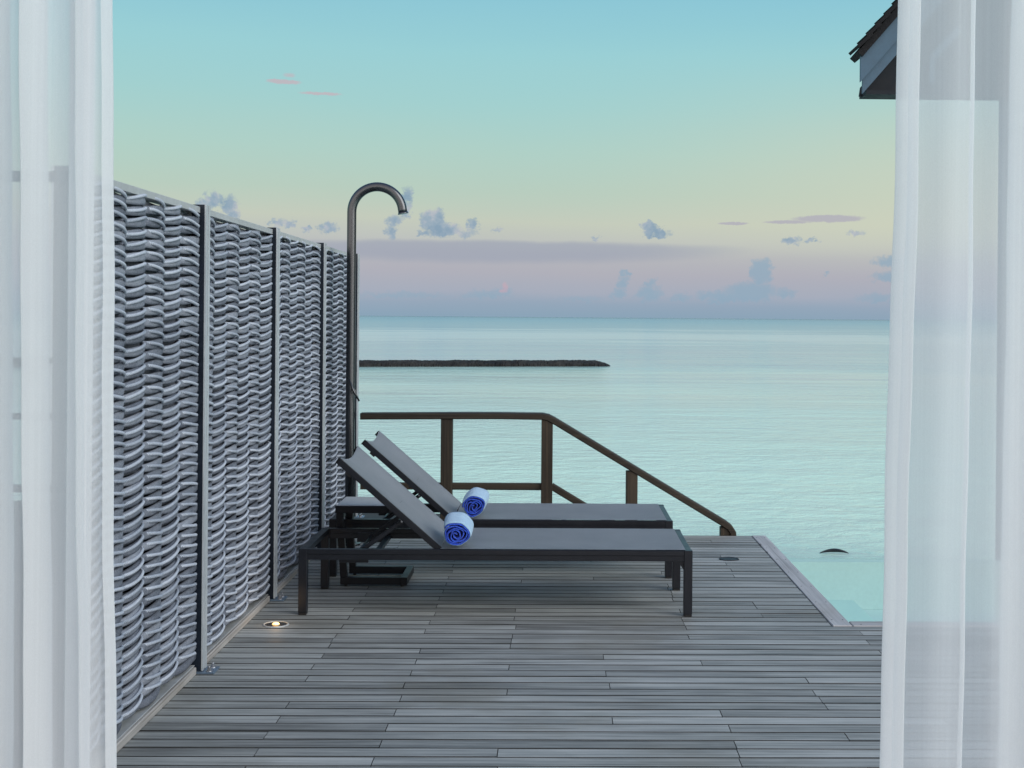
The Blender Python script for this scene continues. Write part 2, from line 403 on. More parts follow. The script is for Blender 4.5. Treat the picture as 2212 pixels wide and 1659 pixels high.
def empty(name, loc=(0, 0, 0)):
    o = bpy.data.objects.new(name, None); COL.objects.link(o); o.location = loc; o.empty_display_size = 0.1; return o
def tag(o, label=None, cat=None, group=None, kind=None):
    if label: o['label'] = label
    if cat: o['category'] = cat
    if group: o['group'] = group
    if kind: o['kind'] = kind
    return o
def B(): return bmesh.new()
def kids(o): return [c for c in bpy.data.objects if c.parent == o]
def copy_tree(o, parent=None):
    c = o.copy(); COL.objects.link(c)
    if parent is not None: c.parent = parent
    for k in kids(o): copy_tree(k, c)
    return c

# ------------------------------------------------------------------ sea
bm = B()
rs = [0] + [4 * 1.6 ** k for k in range(20)]
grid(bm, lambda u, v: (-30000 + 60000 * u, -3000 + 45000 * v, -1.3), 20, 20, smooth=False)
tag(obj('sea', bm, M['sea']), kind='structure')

# ------------------------------------------------------------------ deck
deck = empty('deck'); tag(deck, kind='structure')
PW, PITCH = 0.0855, 0.0912
bm = B()
box(bm, 0, 1, 0, PW, -0.024, 0.0, 0)
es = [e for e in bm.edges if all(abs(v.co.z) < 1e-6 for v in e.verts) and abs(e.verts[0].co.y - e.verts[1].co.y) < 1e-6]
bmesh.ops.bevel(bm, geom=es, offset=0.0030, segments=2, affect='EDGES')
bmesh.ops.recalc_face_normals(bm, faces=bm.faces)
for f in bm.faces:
    if f.normal.z < 0.5: f.material_index = 1      # side faces coloured near black: painted shade for the gaps
plank_me = mesh(bm, [M['plank'], M['gap_shade']], 'plank')
def row(y, x0, x1, joints):
    xs = [x0] + [j for j in sorted(joints) if x0 + 0.25 < j < x1 - 0.2] + [x1]
    for a, c in zip(xs, xs[1:]):
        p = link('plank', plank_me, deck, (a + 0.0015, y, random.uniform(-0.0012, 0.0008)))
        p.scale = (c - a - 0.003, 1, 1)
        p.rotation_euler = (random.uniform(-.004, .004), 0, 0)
y = 9.02 - PW; k = 0
XL = -1.585
while y > 2.55:
    # boards meet over the joists: -1.03, -0.61, -0.19, ... alternate rows start on alternate joists
    j = -1.03 if k % 2 else -0.61
    if random.random() < 0.12: j -= 0.42
    js = []
    while j < 3.2:
        js.append(j + random.uniform(-.008, .008)); j += 0.42 * random.choice([2, 2, 3, 3, 4, 5] if j < 0 else [3, 4, 4, 5])
    row(y, XL, 1.381 if y > 6.3 else 3.3, js)
    y -= PITCH; k += 1
YP = 6.47                                   # near edge of the pool
def board(name, x0, x1, y0, y1, z0, z1, m, parent, bev=0.003):
    bm = B(); box(bm, x0, x1, y0, y1, z0, z1, bev); return obj(name, bm, m, parent)
board('edge_board', 1.386, 1.482, 6.375, 9.02, -0.03, 0.004, M['edge'], deck)
board('edge_board', 1.486, 3.3, 6.375, YP, -0.03, 0.004, M['edge_x'], deck)
board('fascia_board', -1.6, 1.482, 9.024, 9.05, -0.22, -0.004, M['rail_h'], deck)
board('fascia_board', 1.462, 1.484, 8.62, 9.02, -0.22, -0.032, M['rail_v'], deck)
xx = -1.475
while xx < 3.3:
    bm = B(); box(bm, xx, xx + .05, 2.6, 9.0 if xx < 1.4 else 6.35, -0.17, -0.0275); xx += 0.42
    obj('joist', bm, M['under'], deck)
bm = B(); box(bm, -1.6, 1.46, 2.6, 9.0, -0.2, -0.173); box(bm, 1.462, 3.3, 2.6, 6.35, -0.2, -0.173); obj('subframe', bm, M['under'], deck)
for px in (-1.45, 0, 1.3):
    for py in (3, 6, 8.8):
        bm = B(); tube(bm, [(px, py, -3), (px, py, -0.202)], 0.1, 14); obj('pile', bm, M['under'], deck)
# nail heads in the edge boards
bm = B()
for i in range(7):
    for dx in (0.02, 0.075):
        cx, cy = 1.386 + dx, 6.5 + i * 0.405
        tube(bm, [(cx, cy, 0.002), (cx, cy, 0.0052)], 0.0035, 8)
for i in range(5):
    tube(bm, [(1.53 + i * .42, 6.40, 0.002), (1.53 + i * .42, 6.40, 0.0052)], 0.0035, 8)
obj('screw_heads', bm, M['cap'], deck)['kind'] = 'stuff'
# indoor floor behind the threshold
bm = B(); box(bm, -2.2, 2.2, -1.5, 2.53, -0.03, -0.002); o = obj('room_floor', bm, plain('pale_floor', C3(.42, .38, .33), 0.5)); tag(o, kind='structure')

# ------------------------------------------------------------------ in-deck lights
def deck_light(x, y, lit, label):
    t = empty('deck_light', (x, y, 0)); tag(t, label, 'deck light', 'lights sunk into the deck')
    bm = B(); n = 40
    prof = [(0.054, 0.0025), (0.056, 0.005), (0.061, 0.005), (0.064, 0.001), (0.064, -0.01), (0.054, -0.01)]
    rg = [[bm.verts.new((r * cos(2 * pi * k / n), r * sin(2 * pi * k / n), z)) for k in range(n)] for r, z in prof]
    for i in range(len(rg)):
        a, c = rg[i], rg[(i + 1) % len(rg)]
        for k in range(n):
            f = bm.faces.new((a[k], a[(k + 1) % n], c[(k + 1) % n], c[k])); f.smooth = True
    obj('rim', bm, M['rail_alu'] if lit else M['cap'], t)
    bm = B(); vs = [bm.verts.new((0.0545 * cos(2 * pi * k / n), 0.0545 * sin(2 * pi * k / n), 0.0025)) for k in range(n)]
    bm.faces.new(vs); obj('glass_cover', bm, M['cap'] if not lit else M['dark_rubber'], t)
    if lit:
        bm = B(); rr = [(0.0001, 0.0115), (0.008, 0.0110), (0.014, 0.009), (0.018, 0.004)]
        rg = [[bm.verts.new((r * cos(2 * pi * k / 20), r * sin(2 * pi * k / 20), z)) for k in range(20)] for r, z in rr]
        for a, c in zip(rg, rg[1:]):
            for k in range(20):
                f = bm.faces.new((a[k], a[(k + 1) % 20], c[(k + 1) % 20], c[k])); f.smooth = True
        obj('bulb', bm, M['lamp'], t)
        ld = bpy.data.lights.new('lamp_light', 'POINT'); ld.energy = 0.14; ld.color = (1, .62, .28); ld.shadow_soft_size = 0.02
        lo_ = bpy.data.objects.new('lamp_light', ld); COL.objects.link(lo_); lo_.parent = t; lo_.location = (0, 0, 0.045)
    return t
deck_light(-1.36, 6.36, True, 'small round deck light glowing warm yellow between the fence and the near lounger')
deck_light(1.107, 8.14, False, 'unlit dark round deck light near the far right corner of the deck')

# ------------------------------------------------------------------ rope fence
PY = [4.12, 5.52, 6.92, 8.33, 9.74]
fence = empty('rope_fence', (-1.54, 4.1, 0))
tag(fence, 'tall slate grey fence of woven rope between steel posts along the left of the deck', 'fence')
def wl(o): o.matrix_parent_inverse = o.parent.matrix_basis.inverted(); return o
XF = -1.537
bm = B()
box(bm, -1.580, -1.488, -0.026, 0.026, 0.05, 1.985, 0.0015, 0)         # web
box(bm, -1.4878, -1.483, -0.033, 0.033, 0.012, 1.985, 0.001, 1)        # front flange
box(bm, -1.4828, -1.480, -0.032, -0.009, 0.012, 1.984, 0.0005, 1)
box(bm, -1.4828, -1.480, 0.009, 0.032, 0.012, 1.984, 0.0005, 1)
box(bm, -1.59, -1.581, -0.035, 0.035, 0.05, 1.985, 0.001, 1)
box(bm, -1.579, -1.4885, -0.032, -0.0262, 0.012, 1.984, 0.0008, 0)
post_me = mesh(bm, [M['post'], M['flange']], 'post')
bm = B()
box(bm, -1.53, -1.43, -0.045, 0.055, 0.001, 0.009, 0.001)
plate_me = mesh(bm, M['plate'], 'foot_plate')
bm = B()
for (bx, by) in ((-1.455, -0.025), (-1.455, 0.035)):
    tube(bm, [(bx, by, 0.008), (bx, by, 0.012)], 0.014, 16); tube(bm, [(bx, by, 0.012), (bx, by, 0.024)], 0.009, 6, smooth=False)
    tube(bm, [(bx, by, 0.024), (bx, by, 0.03)], 0.005, 10)
bolt_me = mesh(bm, M['bolt'], 'bolt')
for i, py in enumerate(PY):
    p = wl(link('post', post_me, fence, None)); p.location = (0, py, 0)
    q = link('foot_plate', plate_me, p); b_ = link('bolt', bolt_me, p)
COLW = 0.2225
def strap(bm, s, jit, dy=0.0, dz=0.0, half=0.667, seg=10):
    """thick dark rope: a lens-shaped bulge in front of every second rod, behind the others"""
    n = int(2 * half / COLW * seg); rp = random.Random(jit)
    a0 = [rp.uniform(-.0042, .0042) for _ in range(9)]; prev = None
    for i in range(n + 1):
        y = -half + 2 * half * i / n
        ph = pi * (y + half) / COLW
        sn = sin(ph)
        if abs(y) > half - COLW / 2: sn = copysign(1.0, sin(pi * (min(max(y, -half + .01), half - .01) + half) / COLW))
        w = s * copysign(abs(sn) ** 0.62, sn)
        x = 0.0190 * w
        c = int((y + half) / COLW); f = (y + half) / COLW - c
        zz = a0[min(c, 8)] * sin(pi * f) - 0.005 * s * cos(ph)
        h = 0.0145 + 0.0040 * abs(sn) ** 1.2; t = 0.0100
        sec = [(t, -h * .45), (t, h * .45), (t * .55, h * .93), (-t * .55, h * .93), (-t, h * .5), (-t, -h * .5), (-t * .55, -h * .95), (t * .55, -h * .95)]
        ring = [bm.verts.new((x + u, y + dy, zz + v + dz)) for u, v in sec]
        if prev:
            for q in range(8):
                fc = bm.faces.new((prev[q], prev[(q + 1) % 8], ring[(q + 1) % 8], ring[q])); fc.smooth = True
        else: bm.faces.new(list(reversed(ring)))
        prev = ring
    bm.faces.new(prev)
def cordline(bm, jit, first=0, dy=0.0, dz=0.0, half=0.667, seg=12):
    """pale thinner cord twined over the front: rises over one bulge, drops under the next, nips in at each rod"""
    n = int(2 * half / COLW * seg); rp = random.Random(100 + jit)
    a0 = [rp.uniform(-.0045, .0045) for _ in range(9)]; prev = None; NR = 8
    for i in range(n + 1):
        y = -half + 2 * half * i / n
        q = (y + half) / COLW; c = int(q + 1e-6); f = min(1, max(0, q - c))
        sm = f * f * (3 - 2 * f) * 0.6 + f ** 0.6 * 0.4
        lo, hi = -0.0145, 0.0145
        z = (lo + (hi - lo) * sm) if (c + first) % 2 == 0 else (hi + (lo - hi) * (f ** 1.3))
        z += a0[min(c, 8)] * sin(pi * f)
        pk_ = max(0.0, 1 - min(abs(q - round(q)) * 6, 1)) * (1 if (round(q) + first) % 2 == 1 else 0)
        x = 0.0020 - 0.016 * pk_ + 0.0320 * (abs(sin(pi * q)) ** 0.55 if abs(y) < half - COLW / 2 else 1.0) - 0.020 * max(0, (abs(y) - (half - 0.03)) / 0.03)
        ring = [bm.verts.new((x + 0.0064 * cos(a), y + dy, z + dz + 0.0066 * sin(a))) for a in [2 * pi * k / NR for k in range(NR)]]
        if prev:
            for k in range(NR):
                fc = bm.faces.new((prev[k], prev[(k + 1) % NR], ring[(k + 1) % NR], ring[k])); fc.smooth = True
        else: bm.faces.new(list(reversed(ring)))
        prev = ring
    bm.faces.new(prev)
ROPE = {}; CORD = []
for j in range(9):
    for s in (1, -1):
        bm = B(); strap(bm, s, j * 2 + (s > 0)); ROPE[(s, j)] = mesh(bm, M['rope'], 'rope')
    for ff in (0, 1):
        bm = B(); cordline(bm, j, ff); CORD.append(mesh(bm, M['cord'], 'cord'))
RZ0, RP, RN = 0.072, 0.0209, 90
for i in range(4):
    y0, y1 = PY[i] + 0.036, PY[i + 1] - 0.036; yc = (y0 + y1) / 2
    bm = B()
    for c in range(1, 6):
        ry = yc - 0.667 + c * COLW
        tube(bm, [(XF, ry, 0.05), (XF, ry, 1.965)], 0.0045, 6)
    for ry in (yc - 0.664, yc + 0.664): tube(bm, [(XF - .01, ry, 0.05), (XF - .01, ry, 1.965)], 0.006, 6)
    wp = wl(obj('woven_panel', bm, M['rail_alu'], fence))
    bm = B(); box(bm, -1.572, -1.570, y0 + .001, y1 - .001, 0.06, 1.93); wl(obj('added_blackout_sheet', bm, M['blackout'], fence))  # sheet added behind the ropes to block sky light and blacken the gaps
    bm = B(); box(bm, -1.560, -1.505, y0, y1, 1.948, 1.9745, 0.001); wl(obj('top_rail', bm, M['rail_alu'], fence))
    bm = B()
    box(bm, -1.570, -1.5135, y0, y1, 0.0335, 0.038, 0.0008)
    box(bm, -1.5695, -1.562, y0, y1, 0.0382, 0.07, 0.0008)
    wl(obj('bottom_rail', bm, M['rail_alu'], fence))
    ya, yb = PY[i] + 0.06, PY[i + 1] - 0.05
    bm = B(); box(bm, -1.60, -1.502, ya, yb, 0.001, 0.033, 0.003); wl(obj('kerb_board', bm, M['kerb'], fence))
    if i < 3:
        for r in range(RN):
            s = 1 if r % 2 else -1
            o = link('rope', ROPE[(s, random.randrange(9))], wp)
            o.location = (XF + random.uniform(-.001, .001), yc, RZ0 + r * RP + random.uniform(-.0012, .0012))
            o.rotation_euler = (random.uniform(-.0018, .0018), random.uniform(-.05, .05), 0)
            if s * (1 - 2 * (i % 2)) > 0:
                o = link('cord', CORD[2 * random.randrange(9) + i % 2], wp)
                o.location = (XF + random.uniform(-.0010, .0010), yc, RZ0 + (r + .5) * RP + random.uniform(-.002, .002))
                o.rotation_euler = (random.uniform(-.0012, .0012), 0, 0)
    else:
        bm = B()
        for r in range(RN): strap(bm, 1 if r % 2 else -1, r, dz=RZ0 + r * RP, seg=7)
        o = obj('rope', bm, M['rope'], wp, (XF, yc, 0)); o['kind'] = 'stuff'
        for r in range(1, RN, 2):
            o = link('cord', CORD[2 * random.randrange(9)], wp); o.location = (XF, yc, RZ0 + (r + .5) * RP)

# ------------------------------------------------------------------ shower
sh = empty('outdoor_shower', (-1.358, 8.6, 0)); tag(sh, 'brushed steel shower pipe curving over at the top, beside the far end of the fence', 'shower')
R = 0.168; zt = 2.208
pts = [(0, 0, 0.01), (0, 0, 0.6), (0, 0, 1.2), (0, 0, 1.8), (0, 0, zt - .03)] + [(R - R * cos(a), 0, zt + R * sin(a)) for a in [pi * k / 30 for k in range(0, 30)]]
e = Vector(pts[-1]); pts.append(e + Vector((.004, 0, -.02)))
bm = B(); tube(bm, pts, 0.0305, 28); obj('pipe', bm, M['steel'], sh)
d = (Vector(pts[-1]) - Vector(pts[-2])).normalized()
bm = B(); tube(bm, [Vector(pts[-1]) - d * .004, Vector(pts[-1]) + d * .006, Vector(pts[-1]) + d * .008], [0.032, 0.036, 0.036], 28); obj('shower_head', bm, M['steel'], sh)
bm = B(); tube(bm, [(0, 0, 0.001), (0, 0, .012)], 0.075, 28); obj('base_flange', bm, M['steel'], sh)
bm = B(); tube(bm, [(0.02, -0.03, 1.02), (0.03, -0.045, 1.02)], 0.016, 14)
lv = obj('tap', bm, M['steel'], sh)
bm = B(); tube(bm, [(-0.002, -0.048, 1.10), (0.03, -0.05, 1.02), (0.066, -0.048, 0.955)], [0.005, 0.007, 0.006], 10); obj('lever', bm, M['steel'], sh)

# ------------------------------------------------------------------ loungers
LL, LW, LZ, HX = 2.0, 0.668, 0.336, 0.722
ANG, BL = radians(41), 0.695
def make_lounger():
    t = empty('sun_lounger')
    # each side rail: proud upper tube over a recessed lower channel
    bm = B(); box(bm, 0.043, LL - 0.043, 0.0, 0.03, LZ - 0.027, LZ - 0.001, 0.0015); box(bm, 0.043, LL - 0.043, 0.004, 0.027, LZ - 0.056, LZ - 0.0272, 0.001)
    sr = mesh(bm, M['frame'], 'side_rail')
    a = link('side_rail', sr, t); c = link('side_rail', sr, t); c.location = (LL, LW, 0); c.rotation_euler = (0, 0, pi)
    bm = B(); box(bm, -0.0215, 0.0215, -0.0215, 0.0215, 0.012, LZ, 0.002)
    lg = mesh(bm, M['frame'], 'leg')
    bm = B(); box(bm, -0.0205, 0.0205, -0.0205, 0.0205, 0.0, 0.0118, 0.003); ft = mesh(bm, M['cap'], 'foot')
    for lx in (0.0215, LL - 0.0215):
        for ly in (0.0215, LW - 0.0215):
            l = link('leg', lg, t, (lx, ly, 0)); link('foot', ft, l)
    bm = B(); box(bm, 0.002, 0.042, 0.0435, LW - 0.0435, LZ - 0.03, LZ - 0.001, 0.002); er = mesh(bm, M['frame'], 'end_rail')
    link('end_rail', er, t); o = link('end_rail', er, t); o.location = (LL - 0.044, 0, 0)
    for xb in (HX + .01, 1.35, 0.36):
        bm = B(); box(bm, xb, xb + 0.03, 0.031, LW - 0.031, LZ - 0.055, LZ - 0.034, 0.002); obj('cross_bar', bm, M['frame'], t)
    # gusset at the foot end
    bm = B()
    for yy in (0.012, LW - 0.020):
        vs = [bm.verts.new(p) for p in ((LL - .044, yy, LZ - .056), (LL - .075, yy, LZ - .056), (LL - .044, yy, LZ - .10))]
        ws = [bm.verts.new(v.co + Vector((0, 0.008, 0))) for v in vs]
        bm.faces.new(vs); bm.faces.new(list(reversed(ws)))
        for k in range(3): bm.faces.new((vs[k], ws[k], ws[(k + 1) % 3], vs[(k + 1) % 3]))
    obj('gusset', bm, M['frame'], t)
    # seat sling: a thin sheet with a little sag, wrapped at its edges
    def seat(u, v):
        x = HX - 0.005 + (LL - 0.03 - HX) * u; y = 0.006 + (LW - 0.012) * v
        sag = 0.010 * sin(pi * v) * min(1, 6 * (1 - u) + 0.15)
        return (x, y, LZ + 0.0035 - sag)
    bm = B(); grid(bm, seat, 24, 14)
    r = bmesh.ops.solidify(bm, geom=bm.faces[:], thickness=0.003)
    obj('seat_sling', bm, M['sling'], t)
    # backrest
    dx, dz = -cos(ANG), sin(ANG); nx, nz = sin(ANG), cos(ANG)
    hp = Vector((HX + 0.005, 0, LZ - 0.002))
    bm = B()
    for yy in (0.035, LW - 0.035 - 0.026):
        a = hp + Vector((0, yy + 0.013, 0)) - Vector((nx, 0, nz)) * 0.016
        beam(bm, a, a + Vector((dx, 0, dz)) * BL, 0.026, 0.030, (nx, 0, nz), 0.002)
    n = 14
    bpts = []
    for k in range(n + 1):
        v = k / n; yy = 0.048 + (LW - 0.096) * v
        bpts.append(hp + Vector((dx, 0, dz)) * (BL - 0.012 - 0.030 * sin(pi * v)) + Vector((0, yy, 0)) - Vector((nx, 0, nz)) * (0.016 + 0.020 * sin(pi * v)))
    tube(bm, bpts, 0.0125, 10)
    a = hp + Vector((dx, 0, dz)) * 0.32 - Vector((nx, 0, nz)) * 0.030
    beam(bm, a + Vector((0, .05, 0)), a + Vector((0, LW - .05, 0)), 0.024, 0.016)
    bk = obj('backrest_frame', bm, M['frame'], t)
    bm = B()
    for yy in (0.048, LW - 0.048):
        a = hp + Vector((0, yy, 0)) + Vector((dx, 0, dz)) * (BL + 0.0005) - Vector((nx, 0, nz)) * 0.016
        beam(bm, a, a + Vector((dx, 0, dz)) * 0.008, 0.028, 0.033, (nx, 0, nz), 0.003)
        a = hp + Vector((0, yy, 0)) + Vector((dx, 0, dz)) * (BL - 0.10) - Vector((nx, 0, nz)) * 0.036
        beam(bm, a, a + Vector((dx, 0, dz)) * 0.035, 0.02, 0.012, (nx, 0, nz), 0.002)
    obj('end_cap', bm, M['cap'], bk)
    def bs(u, v):
        sag = sin(pi * v)
        L = 0.012 + (BL - 0.004 - 0.030 * sag * (u ** 6)) * u
        y = 0.034 + (LW - 0.068) * v
        p = hp + Vector((dx, 0, dz)) * L + Vector((0, y, 0)) + Vector((nx, 0, nz)) * (0.003 - 0.020 * sag * min(1, 5 * u + .1))
        return p
    bm = B(); grid(bm, bs, 24, 14); bmesh.ops.solidify(bm, geom=bm.faces[:], thickness=0.003)
    obj('backrest_sling', bm, M['sling'], t)
    # prop struts with bolts
    for yy in (0.075, LW - 0.075):
        bm = B()
        lo = Vector((0.285, yy, LZ - 0.035)); hi = hp + Vector((dx, 0, dz)) * 0.245 - Vector((nx, 0, nz)) * 0.035; hi.y = yy
        beam(bm, lo, hi, 0.012, 0.022, (0, 0, 1), 0.003)
        s_ = obj('prop_strut', bm, M['frame'], t)
        bm = B(); tube(bm, [hi + Vector((-.004, -.014, 0)), hi + Vector((-.004, .014, 0))], 0.0065, 10); obj('bolt', bm, M['bolt'], s_)
    bm = B(); tube(bm, [(0.285, 0.036, LZ - .035), (0.285, LW - 0.036, LZ - .035)], 0.008, 10); obj('prop_axle', bm, M['frame'], t)
    for yb in (0.0305, LW - 0.0365):
        bm = B(); box(bm, 0.20, 0.35, yb, yb + .006, LZ - 0.075, LZ - 0.02, 0.002); obj('notch_bracket', bm, M['frame'], t)
    return t
L1 = make_lounger(); L1.location = (-1.293, 6.565, 0)
L2 = copy_tree(L1); L2.location = (-1.306, 7.528, 0)
G = 'reclining sun loungers side by side on the deck'
tag(L1, 'nearer grey sling sun lounger with charcoal frame and raised backrest on the wooden deck', 'sun lounger', G)
tag(L2, 'farther grey sling sun lounger with charcoal frame, behind the C-shaped side table', 'sun lounger', G)

# ------------------------------------------------------------------ C-shaped side table between them
tb = empty('side_table', (-1.226, 7.262, 0)); tag(tb, 'low C-shaped dark metal side table slid between the two loungers', 'side table')
TW, TD = 0.404, 0.352
bm = B(); box(bm, 0, TW, -0.002, TD + 0.002, 0.412, 0.452, 0.002); obj('tabletop', bm, M['table'], tb)
bm = B(); box(bm, 0.004, TW - .004, 0.002, TD - .002, 0.4522, 0.4555, 0.001); obj('tray', bm, M['sling'], tb)
bm = B()
for yy in (0.019, TD - 0.019):
    beam(bm, (0.022, yy, 0.4118), (0.049, yy, 0.0525), 0.038, 0.038, (1, 0, 0), 0.002)
    o = obj('leg', bm, M['table'], tb); bm = B()
box(bm, 0.030, TW - 0.0382, 0.0, 0.038, 0.010, 0.052, 0.002); obj('base_bar', bm, M['table'], tb)
bm = B(); box(bm, 0.030, TW - 0.0382, TD - 0.038, TD, 0.010, 0.052, 0.002); obj('base_bar', bm, M['table'], tb)
bm = B(); box(bm, TW - 0.038, TW, 0, TD, 0.010, 0.052, 0.002); obj('base_bar', bm, M['table'], tb)
bm = B()
for fx in (0.06, TW - 0.03):
    for fy in (0.019, TD - .019): tube(bm, [(fx, fy, 0), (fx, fy, 0.0102)], 0.009, 10)
obj('foot', bm, M['cap'], tb)

# ------------------------------------------------------------------ towels
def make_towel(seed):
    rr = random.Random(seed)
    t = empty('rolled_towel'); LEN = 0.27
    TURN = 4.3; n = 150; th = 0.0065; R0, R1 = 0.010, 0.0655
    def cen(k):
        a = 2 * pi * TURN * k / n + 0.8
        r = R0 + (R1 - R0) * (k / n) ** 0.95
        wob = 1 + 0.06 * sin(2 * a + 1) + 0.05 * sin(3 * a + seed) + (0.20 * (1 - k / n) * sin(2.3 * a + seed * 2)) + 0.03 * sin(5.3 * a)
        p = Vector((r * wob * cos(a), 0, r * wob * sin(a)))
        if p.z < 0: p.z *= 0.88
        return p, a
    C = [cen(k) for k in range(n + 1)]
    def sheet(off0, off1, k0, k1, y0, y1, name, m, parent, seg=7, fuzz=0.0012):
        bm = B(); rows = []
        for k in range(k0, k1 + 1):
            p, a = C[k]; out_ = Vector((cos(a), 0, sin(a)))
            row_ = []
            for j in range(seg + 1):
                v = j / seg; yy = y0 + (y1 - y0) * v
                fat = 1.0 + 0.09 * v + 0.03 * sin(pi * v)
                edge = 1 if 0 < j < seg else 0.45
                mid_ = (off0 + off1) / 2; hw = (off1 - off0) / 2 * edge
                jit = rr.uniform(-fuzz, fuzz)
                yj = yy + (rr.uniform(-.002, .002) if j in (0, seg) else 0)
                q0 = (p + out_ * (mid_ - hw + jit)); q1 = (p + out_ * (mid_ + hw + jit))
                row_.append((bm.verts.new((q0.x * fat, yj, q0.z * fat)), bm.verts.new((q1.x * fat, yj, q1.z * fat))))
            rows.append(row_)
        for A, Bq in zip(rows, rows[1:]):
            for j in range(seg):
                for s_ in (0, 1):
                    f = bm.faces.new((A[j][s_], A[j + 1][s_], Bq[j + 1][s_], Bq[j][s_])); f.smooth = True
            for j in (0, seg):
                f = bm.faces.new((A[j][0], A[j][1], Bq[j][1], Bq[j][0])); f.smooth = True
        for A in (rows[0], rows[-1]):
            for j in range(seg): bm.faces.new((A[j][0], A[j + 1][0], A[j + 1][1], A[j][1]))
        return obj(name, bm, m, parent)
    a = sheet(-th, th * .55, 0, n, 0.0, LEN, 'terry_roll', M['towel_blue'], t)
    b_ = sheet(th * .56, th * 1.1, n - 37, n, 0.007, LEN + .004, 'outer_side', M['towel_white'], t, fuzz=0.0005)
    return t
GT = 'rolled towels lying on the loungers'
tw = make_towel(1); tw.location = (-0.497, 6.572, 0.3395 + 0.0665); tw.rotation_euler = (radians(2.2), 0.1, radians(2))
tag(tw, 'rolled towel, blue inside and pale outside, on the nearer lounger against its backrest', 'towel', GT)
tw = make_towel(2); tw.location = (-0.468, 7.545, 0.3395 + 0.0665); tw.rotation_euler = (radians(2.2), -0.5, radians(-2))
tag(tw, 'rolled towel, blue inside and pale outside, on the farther lounger behind the other roll', 'towel', GT)

# ------------------------------------------------------------------ timber railing and the stair it guards
RY = 9.10
rl = empty('timber_railing', (-0.05, RY, 0)); tag(rl, 'brown timber railing at the far deck edge, its handrail sloping down to the right', 'railing')
def addr(name, bm, m): return wl(obj(name, bm, m, rl))
for x, zt_ in ((-0.757, .80), (-0.053, .80), (0.545, .44)):
    bm = B(); box(bm, x - .040, x + .040, RY - .045, RY + .045, -0.5, zt_ - (0 if x < 0.3 else 0.0), 0.003); addr('post', bm, M['rail_v'])
def strip(pts, hw, th):
    """a rail with a rounded-rectangle section following pts (in x,z), hw half width in y"""
    bm = B(); P = [Vector((p[0], 0, p[1])) for p in pts]; rings = []
    for i, p in enumerate(P):
        t = (P[min(i + 1, len(P) - 1)] - P[max(i - 1, 0)]).normalized(); u = Vector((-t.z, 0, t.x))
        if u.z < 0: u = -u
        hh = th / 2 if not isinstance(th, list) else th[i] / 2
        sec = [(-hw, -hh + .006), (-hw, hh - .008), (-hw + .008, hh), (hw - .008, hh), (hw, hh - .008), (hw, -hh + .006), (hw - .006, -hh), (-hw + .006, -hh)]
        rings.append([bm.verts.new(Vector((p.x, RY + a, p.z)) + u * c) for a, c in sec])
    for A, Bq in zip(rings, rings[1:]):
        for k in range(8): bm.faces.new((A[k], A[(k + 1) % 8], Bq[(k + 1) % 8], Bq[k]))
    bm.faces.new(list(reversed(rings[0]))); bm.faces.new(rings[-1]); return bm
top = [(-1.36, .815), (-1.1, .818), (-0.757, .822), (-0.4, .824), (-0.085, .822), (-0.05, .815), (-0.01, .795)]
s0 = Vector((-0.01, .795)); s1 = Vector((1.20, 0.075))
for k in range(1, 13): top.append(tuple(s0.lerp(s1, k / 12)))
top += [(1.235, 0.050), (1.258, 0.015), (1.262, -0.04)]
addr('handrail', strip(top, 0.055, 0.045), M['rail_h'])
bm = B(); box(bm, 1.172, 1.236, RY - .04, RY + .04, -0.6, 0.05, 0.003); addr('post', bm, M['rail_v'])
addr('lower_rail', strip([(-1.36, .325), (-0.757, .326), (-0.06, .326)], 0.022, 0.048), M['rail_h'])
addr('lower_rail', strip([(-0.02, .33), (0.4, .08), (0.9, -.218)], 0.022, 0.048), M['rail_h'])
st = empty('staircase', (0.1, 9.2, -0.1)); tag(st, 'timber stairs going down to the right behind the sloping handrail', 'stairs')
for k in range(6):
    bm = B(); box(bm, 0.0 + k * .27, 0.29 + k * .27, RY + .07, RY + 1.0, -0.16 - k * .17, -0.125 - k * .17, .003); wl(obj('tread', bm, M['rail_h'], st))
bm = B(); box(bm, -1.6, -0.02, RY + .07, RY + 1.0, -0.06, -0.02, .003); wl(obj('landing', bm, M['rail_h'], st))
bm = B(); beam(bm, (-0.1, RY + 1.03, -.15), (1.9, RY + 1.03, -1.4), .04, .22); wl(obj('stringer', bm, M['rail_h'], st))

# ------------------------------------------------------------------ pool
pool = empty('swimming_pool', (1.49, YP, -0.08)); tag(pool, 'infinity pool of pale mint water sunk into the deck at the right', 'pool')
PX0, PX1, PY1, WZ = 1.486, 3.9, 8.52, -0.08
bm = B(); vs = [bm.verts.new(p) for p in ((PX0, YP + .002, WZ), (PX1, YP + .002, WZ), (PX1, PY1 + .101, WZ), (PX0, PY1 + .101, WZ))]; f_ = bm.faces.new(vs); f_.normal_update()
if f_.normal.z < 0: f_.normal_flip()
wl(obj('water_surface', bm, M['pool'], pool, recalc=False))
bm = B()
box(bm, PX0 - .02, PX1 + .1, YP, PY1 + .1, -1.25, -0.40)
box(bm, PX0 - .02, PX0 - 0.001, YP + .001, PY1 + .1, -0.399, -0.04)
box(bm, PX1 + .001, PX1 + .1, YP + .001, PY1 + .1, -0.399, -0.01)
box(bm, PX0, PX1, YP - .02, YP + 0.0, -0.399, -0.034)
box(bm, PX0, PX1, PY1 + .001, PY1 + .1, -0.399, -0.086)
wl(obj('basin', bm, M['pool_tile'], pool))
bm = B(); box(bm, PX0 + .001, 1.84, YP + .003, 7.9, -0.399, -0.20, 0.004); wl(obj('bench_step', bm, M['pool_step'], pool))
